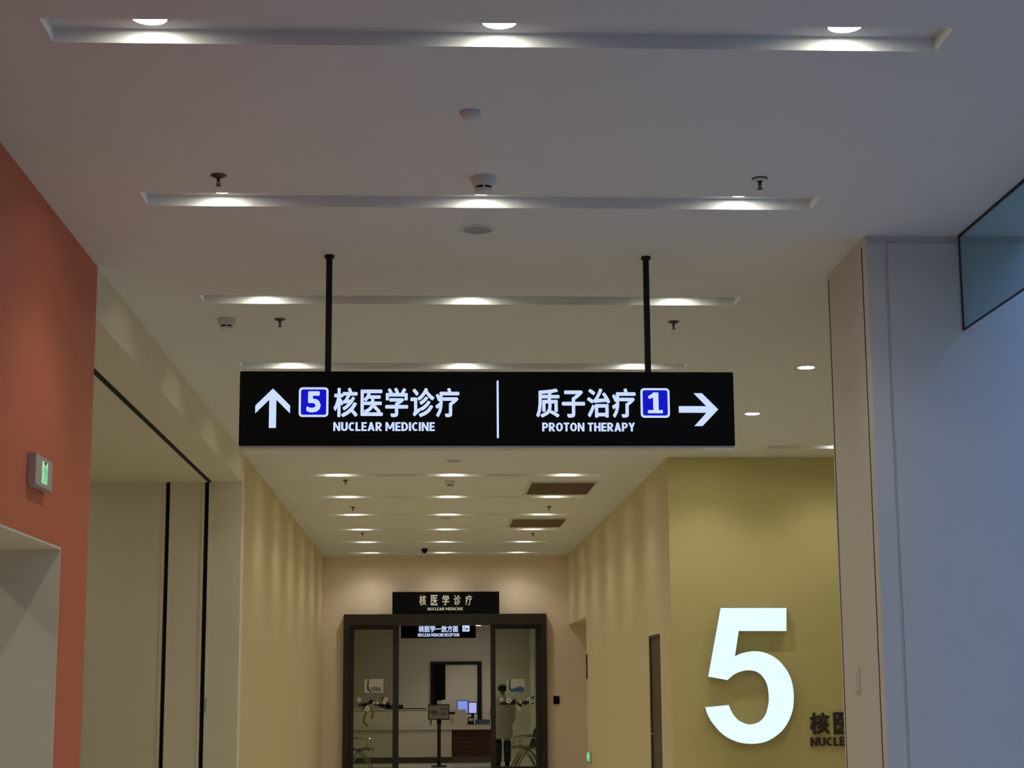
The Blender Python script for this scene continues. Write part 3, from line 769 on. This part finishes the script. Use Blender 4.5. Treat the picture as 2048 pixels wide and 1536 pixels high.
floral(1.37, [(0.05, 1.39, 0.045), (0.19, 1.365, 0.06), (0.39, 1.215, 0.042), (0.58, 1.39, 0.04), (0.62, 1.335, 0.035), (0.42, 1.33, 0.03)],
       [(0.10, 1.31, 0.10, 0.035, 0.1), (0.24, 1.31, 0.11, 0.03, 0.0), (0.30, 1.35, 0.05, 0.03, 0.9), (0.40, 1.29, 0.07, 0.03, -0.8), (0.46, 1.32, 0.09, 0.03, 0.2), (0.56, 1.33, 0.09, 0.03, 0.7), (0.66, 1.42, 0.035, 0.02, 0.5), (0.16, 1.245, 0.03, 0.015, 0.5), (0.65, 1.305, 0.04, 0.014, 0.0)], [])

# name box over the entrance
es = thing('entrance_sign', 'black box sign over the glass entrance with small silver lettering', 'sign', (0.33, YB - 0.1, 3.05))
MB().box(-0.717, 1.380, YB - 0.15, YB, EZ + 0.002, 3.48).build('sign_box', 'black', es, bevel=0.004)
x = -0.190
for ch in '核医学诊疗':
    text_part('character', ch, x, x + 0.135, 3.215, 3.415, YB - 0.155, 0.005, 'silver', es, bold=0.003); x += 0.2255
latin('english_lettering', 'NUCLEAR MEDICINE', -0.030, 0.665, 3.117, 3.172, YB - 0.155, 0.005, 'silver', es)

# sheets stuck on the panes
def sheet(label, x0, x1, z0, z1, mat_curve, blue):
    t = thing('poster', label, 'poster', ((x0 + x1) / 2, GY, z0)); y = GY - 0.004
    MB().box(x0, x1, y, y + 0.004, z0, z1).build('sheet', 'paper', t)
    W, H = x1 - x0, z1 - z0
    P = lambda u, v: (x0 + u * W, z0 + v * H)
    MB().prism_xz([P(.17, .98), P(.24, .98), P(.20, .5), P(.25, .25), P(.42, .06), P(.28, .04), P(.14, .22), P(.12, .5)], y - 0.002, y).build('printed_stroke', mat_curve, t)
    if blue:
        MB().prism_xz(catmull([P(.20, .06), P(.32, .26), P(.5, .34), P(.7, .44), P(.9, .38), P(.97, .2), P(.95, .05)], 4), y - 0.0035, y - 0.002).build('printed_wave', 'blueprint', t)
    else:
        MB().prism_xz(catmull([P(.30, .30), P(.45, .42), P(.7, .40), P(.88, .30), P(.86, .12), P(.60, .10), P(.44, .12)], 4), y - 0.0035, y - 0.002).build('printed_wave', 'greyprint', t)
sheet('pale paper sheet with dark curve stuck on the left glass pane', -1.252, -0.884, 1.536, 1.797, 'darkprint', False)
sheet('white paper sheet with blue wave stuck on the right glass pane', 1.519, 1.874, 1.519, 1.780, 'darkprint', True)

# ------------------------------------------------------------------ lobby: sign, reception counter, stand, person, chairs
ls = thing('lobby_sign', 'black hanging sign with glowing blue white lettering inside the entrance', 'sign', (0.2, 36.45, 2.632))
MB().box(-0.574, 0.964, 36.40, 36.50, 2.632, 3.0).build('sign_box', 'black', ls, bevel=0.004)
for px in (-0.3, 0.7): MB().tube([(px, 36.45, 3.0), (px, 36.45, LZ)], 0.012, 8).build('hanger', 'blackmetal', ls)
text_part('chinese_lettering', '核医学一放方面', -0.213, 0.602, 2.752, 2.885, 36.395, 0.005, 'letter', ls, bold=0.004)
latin('english_lettering', 'NUCLEAR MEDICINE RECEPTION', -0.225, 0.622, 2.662, 2.728, 36.395, 0.005, 'letter', ls)
ib = MB().prism_xz(rounded_rect(0.688, 0.835, 2.762, 2.886, 0.012), 36.395, 36.40).build('icon_field', 'letter', ls)
MB().prism_xz([(0.725, 2.79), (0.735, 2.79), (0.735, 2.865), (0.725, 2.865)], 36.391, 36.395).build('icon_mark', 'black', ib)
MB().prism_xz([(0.755, 2.80), (0.80, 2.80), (0.805, 2.825), (0.775, 2.83), (0.755, 2.815)], 36.391, 36.395).build('icon_mark', 'black', ib)

CY = 39.3
dk = thing('desk_cabinet', 'reception desk base with white stone front and dark red wooden front', 'cabinet', (0, CY, 0))
MB().box(LX0, 0.504, CY, CY + 0.62, 0.13, 0.715).build('stone_front', 'counter', dk, bevel=0.004)
MB().box(LX0, 1.42, CY + 0.05, CY + 0.7, 0.0, 0.13).build('plinth', 'carpet', dk)
ca = MB().box(0.504, 1.40, CY + 0.06, CY + 0.62, 0.13, 0.714).build('wooden_front', 'redwood', dk)
for z in (0.42, 0.53): MB().box(0.53, 1.38, CY + 0.050, CY + 0.062, z, z + 0.018).build('rail', 'wood', ca)
wt = MB().box(LX0, 1.42, CY - 0.03, CY + 0.75, 0.715, 0.817).build('desk_worktop', 'counter', bevel=0.006)
tag(wt, 'long white stone worktop of the reception desk', 'worktop')
rc = thing('counter_screen', 'raised white counter front standing on the left of the reception desk', 'counter', (-0.9, CY + 0.4, 0.817))
MB().box(LX0, 0.03, CY + 0.25, CY + 0.62, 0.817, 1.145).build('high_front', 'counter', rc, bevel=0.004)
MB().box(LX0, 0.03, CY + 0.23, CY + 0.66, 1.145, 1.165).build('high_top', 'counter', rc, bevel=0.004)
lb = thing('ledge_box', 'black box with a thin strip lying on the raised counter front', 'box', (-0.6, CY + 0.35, 1.165))
MB().box(-0.985, -0.57, CY + 0.30, CY + 0.45, 1.165, 1.262).build('box_body', 'blackmetal', lb, bevel=0.004)
MB().box(-0.57, -0.06, CY + 0.30, CY + 0.36, 1.165, 1.188).build('strip', 'blackmetal', lb)

def monitor(label, x0, x1, z0, z1, y, mat, frame):
    t = thing('monitor', label, 'monitor', ((x0 + x1) / 2, y, 0.817))
    MB().box(x0, x1, y, y + 0.035, z0, z1).build('housing', frame, t, bevel=0.006)
    MB().box(x0 + 0.018, x1 - 0.018, y - 0.003, y, z0 + 0.025, z1 - 0.018).build('screen', mat, t)
    xm = (x0 + x1) / 2
    MB().box(xm - 0.03, xm + 0.03, y + 0.02, y + 0.05, 0.83, z0 + 0.05).build('stand_neck', 'blackmetal', t)
    MB().box(xm - 0.1, xm + 0.1, y - 0.06, y + 0.12, 0.817, 0.83).build('stand_foot', 'blackmetal', t, bevel=0.004)
monitor('black framed monitor with blue screen on the reception desk', 0.625, 0.885, 1.045, 1.355, CY + 0.52, 'screen', 'bluebox')
monitor('paler blue glowing monitor at the right on the reception desk', 0.880, 1.085, 1.045, 1.315, CY + 0.60, 'screen2', 'blackmetal')
pr = thing('desk_printer', 'white angular desk machine beside the monitors', 'printer', (0.42, CY + 0.3, 0.817))
MB().box(0.06, 0.83, CY + 0.28, CY + 0.36, 0.817, 1.15).build('body', 'counter', pr, bevel=0.004)
MB().prism_xz([(0.29, 1.15), (0.62, 1.15), (0.575, 1.365), (0.29, 1.365)], CY + 0.30, CY + 0.45).build('head', 'plastic', pr, bevel=0.004)
MB().box(0.185, 0.29, CY + 0.30, CY + 0.40, 1.15, 1.35).build('tray', 'greyplastic', pr, bevel=0.003)
MB().box(0.45, 0.58, CY + 0.272, CY + 0.28, 1.05, 1.10).build('slot', 'blackmetal', pr)
MB().box(0.47, 0.545, CY + 0.274, CY + 0.28, 0.86, 1.0).build('notice', 'louvre', pr)
de = thing('desk_tray', 'slate blue tray at the right end of the reception desk', 'tray', (1.2, CY + 0.2, 0.817))
MB().box(1.03, 1.36, CY + 0.12, CY + 0.34, 0.817, 0.855).build('tray_base', 'bluebox', de, bevel=0.006)
MB().box(1.03, 1.36, CY + 0.32, CY + 0.34, 0.855, 0.93).build('tray_back', 'bluebox', de, bevel=0.004)
dv = thing('desk_device', 'black card reader beneath the monitors on the reception desk', 'card reader', (0.94, CY + 0.2, 0.817))
MB().prism_xz([(0.86, 0.817), (1.0, 0.817), (1.0, 1.0), (0.86, 0.98)], CY + 0.22, CY + 0.32).build('body', 'blackmetal', dv, bevel=0.004)
MB().box(0.88, 0.98, CY + 0.213, CY + 0.22, 0.90, 0.96).build('display', 'greyplastic', dv)

# black framed opening in the lobby back wall
d3 = struct_root('door_3', (0.66, LY, 0), 'black framed doorway with a pale leaf behind the reception counter')
OX0, OX1, OT = 0.04, 1.274, 2.26
MB().box(OX0, OX0 + 0.08, LY - 0.06, LY, 0, OT).build('frame_jamb', 'blackmetal', d3)
MB().box(OX1 - 0.105, OX1, LY - 0.06, LY, 0, OT).build('frame_jamb', 'blackmetal', d3)
MB().box(OX0 + 0.08, OX1 - 0.105, LY - 0.06, LY, OT - 0.075, OT).build('frame_head', 'blackmetal', d3)
MB().box(OX0 + 0.08, 0.40, LY - 0.05, LY - 0.01, 0, OT - 0.075).build('dark_panel', 'black', d3)
MB().box(0.40, OX1 - 0.105, LY - 0.04, LY - 0.005, 0, OT - 0.075).build('door_leaf', 'inner', d3)
box('door_4', 'wood', LX0, LX0 + 0.03, 36.8, 38.2, 0, 2.15)['kind'] = 'structure'
bpy.data.objects['door_4']['label'] = 'brown wooden door on the left lobby wall'

# stand with arrow board
KY = 37.35
st = thing('sign_stand', 'floor stand holding a small framed board with a grey arrow pointing left', 'sign stand', (0.215, KY, 0))
MB().lathe(0.215, KY, [(0.165, 0.0), (0.165, 0.018), (0.15, 0.03), (0.05, 0.035), (0.03, 0.06)], 28).build('base', 'blackmetal', st, smooth=True)
MB().tube([(0.215, KY, 0.03), (0.215, KY, 0.90)], 0.040, 14).build('pole', 'redwood', st, smooth=True)
MB().tube([(0.215, KY, 0.88), (0.215, KY, 0.98)], 0.048, 14).build('collar', 'blackmetal', st, smooth=True)
bd = MB().box(-0.016, 0.432, KY - 0.02, KY + 0.02, 0.962, 1.284).build('board', 'blackmetal', st, bevel=0.004)
MB().box(0.002, 0.414, KY - 0.023, KY - 0.02, 0.980, 1.266).build('board_face', 'paper', bd)
MB().prism_xz([(0.028, 1.123), (0.095, 1.195), (0.095, 1.150), (0.190, 1.150), (0.190, 1.096), (0.095, 1.096), (0.095, 1.051)], KY - 0.026, KY - 0.023).build('arrow', 'greyprint', bd)
MB().box(0.24, 0.37, KY - 0.025, KY - 0.023, 1.175, 1.20).build('print_line', 'greyprint', bd)
MB().box(0.27, 0.35, KY - 0.025, KY - 0.023, 1.065, 1.10).build('print_line', 'greyprint', bd)

# person in a white coat, seen from behind, standing at the right end of the counter
def skin_mesh(name, nodes, edges, mat, root=0, sub=2):
    me = bpy.data.meshes.new(name)
    me.from_pydata([n[:3] for n in nodes], edges, [])
    o = bpy.data.objects.new(name, me); COL.objects.link(o)
    o.modifiers.new('skin', 'SKIN')
    for i, n in enumerate(nodes):
        sv = me.skin_vertices[0].data[i]; sv.radius = (n[3], n[4] if len(n) > 4 else n[3]); sv.use_root = (i == root)
    sb = o.modifiers.new('sub', 'SUBSURF'); sb.levels = sub; sb.render_levels = sub
    dg = bpy.context.evaluated_depsgraph_get()
    m2 = bpy.data.meshes.new_from_object(o.evaluated_get(dg)); m2.name = name
    bpy.data.objects.remove(o)
    m2.materials.clear(); m2.materials.append(M[mat])
    for p in m2.polygons: p.use_smooth = True
    r = bpy.data.objects.new(name, m2); COL.objects.link(r)
    return r
PX, PY = 1.555, 37.5
N = [(0, 0, 0.92, .13, .10), (0, 0, 1.10, .12, .09), (0, 0, 1.30, .15, .095), (0, 0, 1.41, .10, .07), (0, -.005, 1.48, .048, .05), (0, -.01, 1.53, .055, .065), (0, -.01, 1.60, .075, .09), (0, -.005, 1.66, .055, .07),
     (.17, 0, 1.37, .055), (.215, .02, 1.12, .045), (.20, .12, .92, .035), (.195, .17, .86, .03),
     (-.17, 0, 1.37, .055), (-.215, .02, 1.12, .045), (-.20, .12, .92, .035), (-.195, .17, .86, .03),
     (.085, 0, .82, .085), (.09, -.01, .48, .06), (.09, .02, .09, .042), (.10, .14, .04, .035),
     (-.085, 0, .82, .085), (-.09, -.01, .48, .06), (-.09, .02, .09, .042), (-.10, .14, .04, .035)]
E_ = [(0, 1), (1, 2), (2, 3), (3, 4), (4, 5), (5, 6), (6, 7), (2, 8), (8, 9), (9, 10), (10, 11), (2, 12), (12, 13), (13, 14), (14, 15), (0, 16), (16, 17), (17, 18), (18, 19), (0, 20), (20, 21), (21, 22), (22, 23)]
body = skin_mesh('person', N, E_, 'skin')
body.location = (PX, PY, 0)
tag(body, 'person in a white coat and dark trousers standing behind the right glass pane', 'person')
def loft(rings, seg=20):
    m = MB()
    for (cx_, cy_, cz_, rx, ry) in rings:
        m.v += [(PX + cx_ + rx * math.cos(2 * PI * i / seg), PY + cy_ + ry * math.sin(2 * PI * i / seg), cz_) for i in range(seg)]
    for j in range(len(rings) - 1):
        for i in range(seg): m.f.append((j * seg + i, j * seg + (i + 1) % seg, (j + 1) * seg + (i + 1) % seg, (j + 1) * seg + i))
    return m
def wear(m, name, mat): rel(m.build(name, mat, None, smooth=True), body)
wear(loft([(0, 0, 1.475, .055, .06), (0, 0, 1.44, .12, .085), (0, 0, 1.38, .205, .115), (0, 0, 1.25, .20, .13), (0, 0, 1.05, .175, .13), (0, 0, .85, .20, .15), (0, 0, .57, .215, .165), (0, 0, .565, .20, .15)]), 'coat', 'coat')
for s in (1, -1):
    wear(MB().tube([(PX + .175 * s, PY, 1.39), (PX + .222 * s, PY + .01, 1.12), (PX + .205 * s, PY + .11, .93)], [.078, .066, .055], 12), 'sleeve', 'coat')
    wear(MB().tube([(PX + .09 * s, PY, .80), (PX + .095 * s, PY - .005, .48), (PX + .095 * s, PY + .02, .09)], [.10, .082, .07], 12), 'trouser_leg', 'navy')
    wear(MB().box(PX + .095 * s - .045, PX + .095 * s + .045, PY - .06, PY + .20, 0, .075), 'shoe', 'black')
wear(loft([(0, -.03, 1.535, .045, .055), (0, -.025, 1.56, .088, .088), (0, -.02, 1.62, .100, .108), (0, -.015, 1.67, .080, .090), (0, -.015, 1.695, .03, .04), (0, -.015, 1.698, .002, .002)]), 'hair', 'hair')
# face: nose, eyes, ears turned away from the photo (small child meshes)
wear(MB().lathe(PX, PY + .085, [(.004, 1.625), (.013, 1.59), (.004, 1.58)], 8), 'nose', 'skin')
for s in (1, -1):
    wear(MB().lathe(PX + .03 * s, PY + .072, [(.003, 1.626), (.010, 1.618), (.003, 1.610)], 8), 'eye', 'black')
    wear(MB().lathe(PX + .092 * s, PY - .005, [(.004, 1.635), (.014, 1.615), (.010, 1.585), (.003, 1.575)], 8), 'ear', 'skin')
wear(MB().box(PX - .02, PX + .02, PY + .074, PY + .080, 1.555, 1.562), 'mouth', 'redwood')

# waiting chairs behind the panes
def chair(label, x, y, rz, w=0.56):
    t = thing('waiting_chair', label, 'chair', (0, 0, 0), 'grey waiting chairs in the lobby')
    m = MB(); n = 9; prof = [(0.24, 0.40), (0.20, 0.425), (0.05, 0.41), (-0.12, 0.40), (-0.20, 0.44), (-0.25, 0.58), (-0.29, 0.75), (-0.30, 0.82)]
    for k, (yy, zz) in enumerate(prof):
        for i in range(n):
            u = -1 + 2 * i / (n - 1); b = 0.03 * u * u if k > 3 else 0
            m.v.append((u * w / 2, yy + b, zz - (0.05 * u * u if k == len(prof) - 1 else 0)))
    for k in range(len(prof) - 1):
        for i in range(n - 1): m.f.append((k * n + i, k * n + i + 1, (k + 1) * n + i + 1, (k + 1) * n + i))
    s = m.build('seat_shell', 'seat', t, smooth=True)
    so = s.modifiers.new('thick', 'SOLIDIFY'); so.thickness = 0.02
    for sx in (-1, 1):
        MB().tube([(sx * w * .52, -0.24, 0.36), (sx * w * .54, -0.26, 0.60), (sx * w * .54, -0.05, 0.64), (sx * w * .54, 0.16, 0.62), (sx * w * .54, 0.20, 0.50), (sx * w * .52, 0.12, 0.37)], 0.014, 8).build('armrest', 'chrome', t, smooth=True)
        MB().tube([(sx * w * .4, -0.25, 0.01), (sx * w * .4, -0.12, 0.25), (sx * w * .4, 0.0, 0.36), (sx * w * .4, 0.12, 0.25), (sx * w * .4, 0.25, 0.01)], 0.016, 8).build('leg', 'alu', t, smooth=True)
    MB().box(-w * .5, w * .5, -0.03, 0.03, 0.345, 0.385).build('beam', 'alu', t)
    t.location = (x, y, 0); t.rotation_euler = (0, 0, rz)
chair('grey waiting chair with chrome armrests behind the right glass pane, against the wall', 2.0, 36.3, math.radians(75))
chair('grey waiting chair with chrome armrests behind the right glass pane, farther row seat', 2.0, 37.05, math.radians(75))
chair('grey waiting chair low behind the left glass pane', -1.38, 36.0, math.radians(-80))

# lobby lamps: one ceiling downlight, the rest unseen fill added to brighten the room
dim = spot.copy(); dim.energy = LAMP_W * 0.72; dim.name = 'downlight_beam_lobby'
ll = series(make_flush, [((1.16, 41.6, LZ), 'round downlight on the lobby ceiling right of the glowing lobby sign'),
                         ((0.0, 37.8, LZ), 'added lobby fill light above the sign stand'),
                         ((1.9, 38.0, LZ), 'added lobby fill light above the person'),
                         ((-0.9, 38.6, LZ), 'added lobby fill light above the raised counter front'),
                         ((0.4, 41.2, LZ), 'added lobby fill light before the black framed doorway')])
for r_ in ll:
    for c in r_.children:
        if c.type == 'LIGHT': c.data = dim
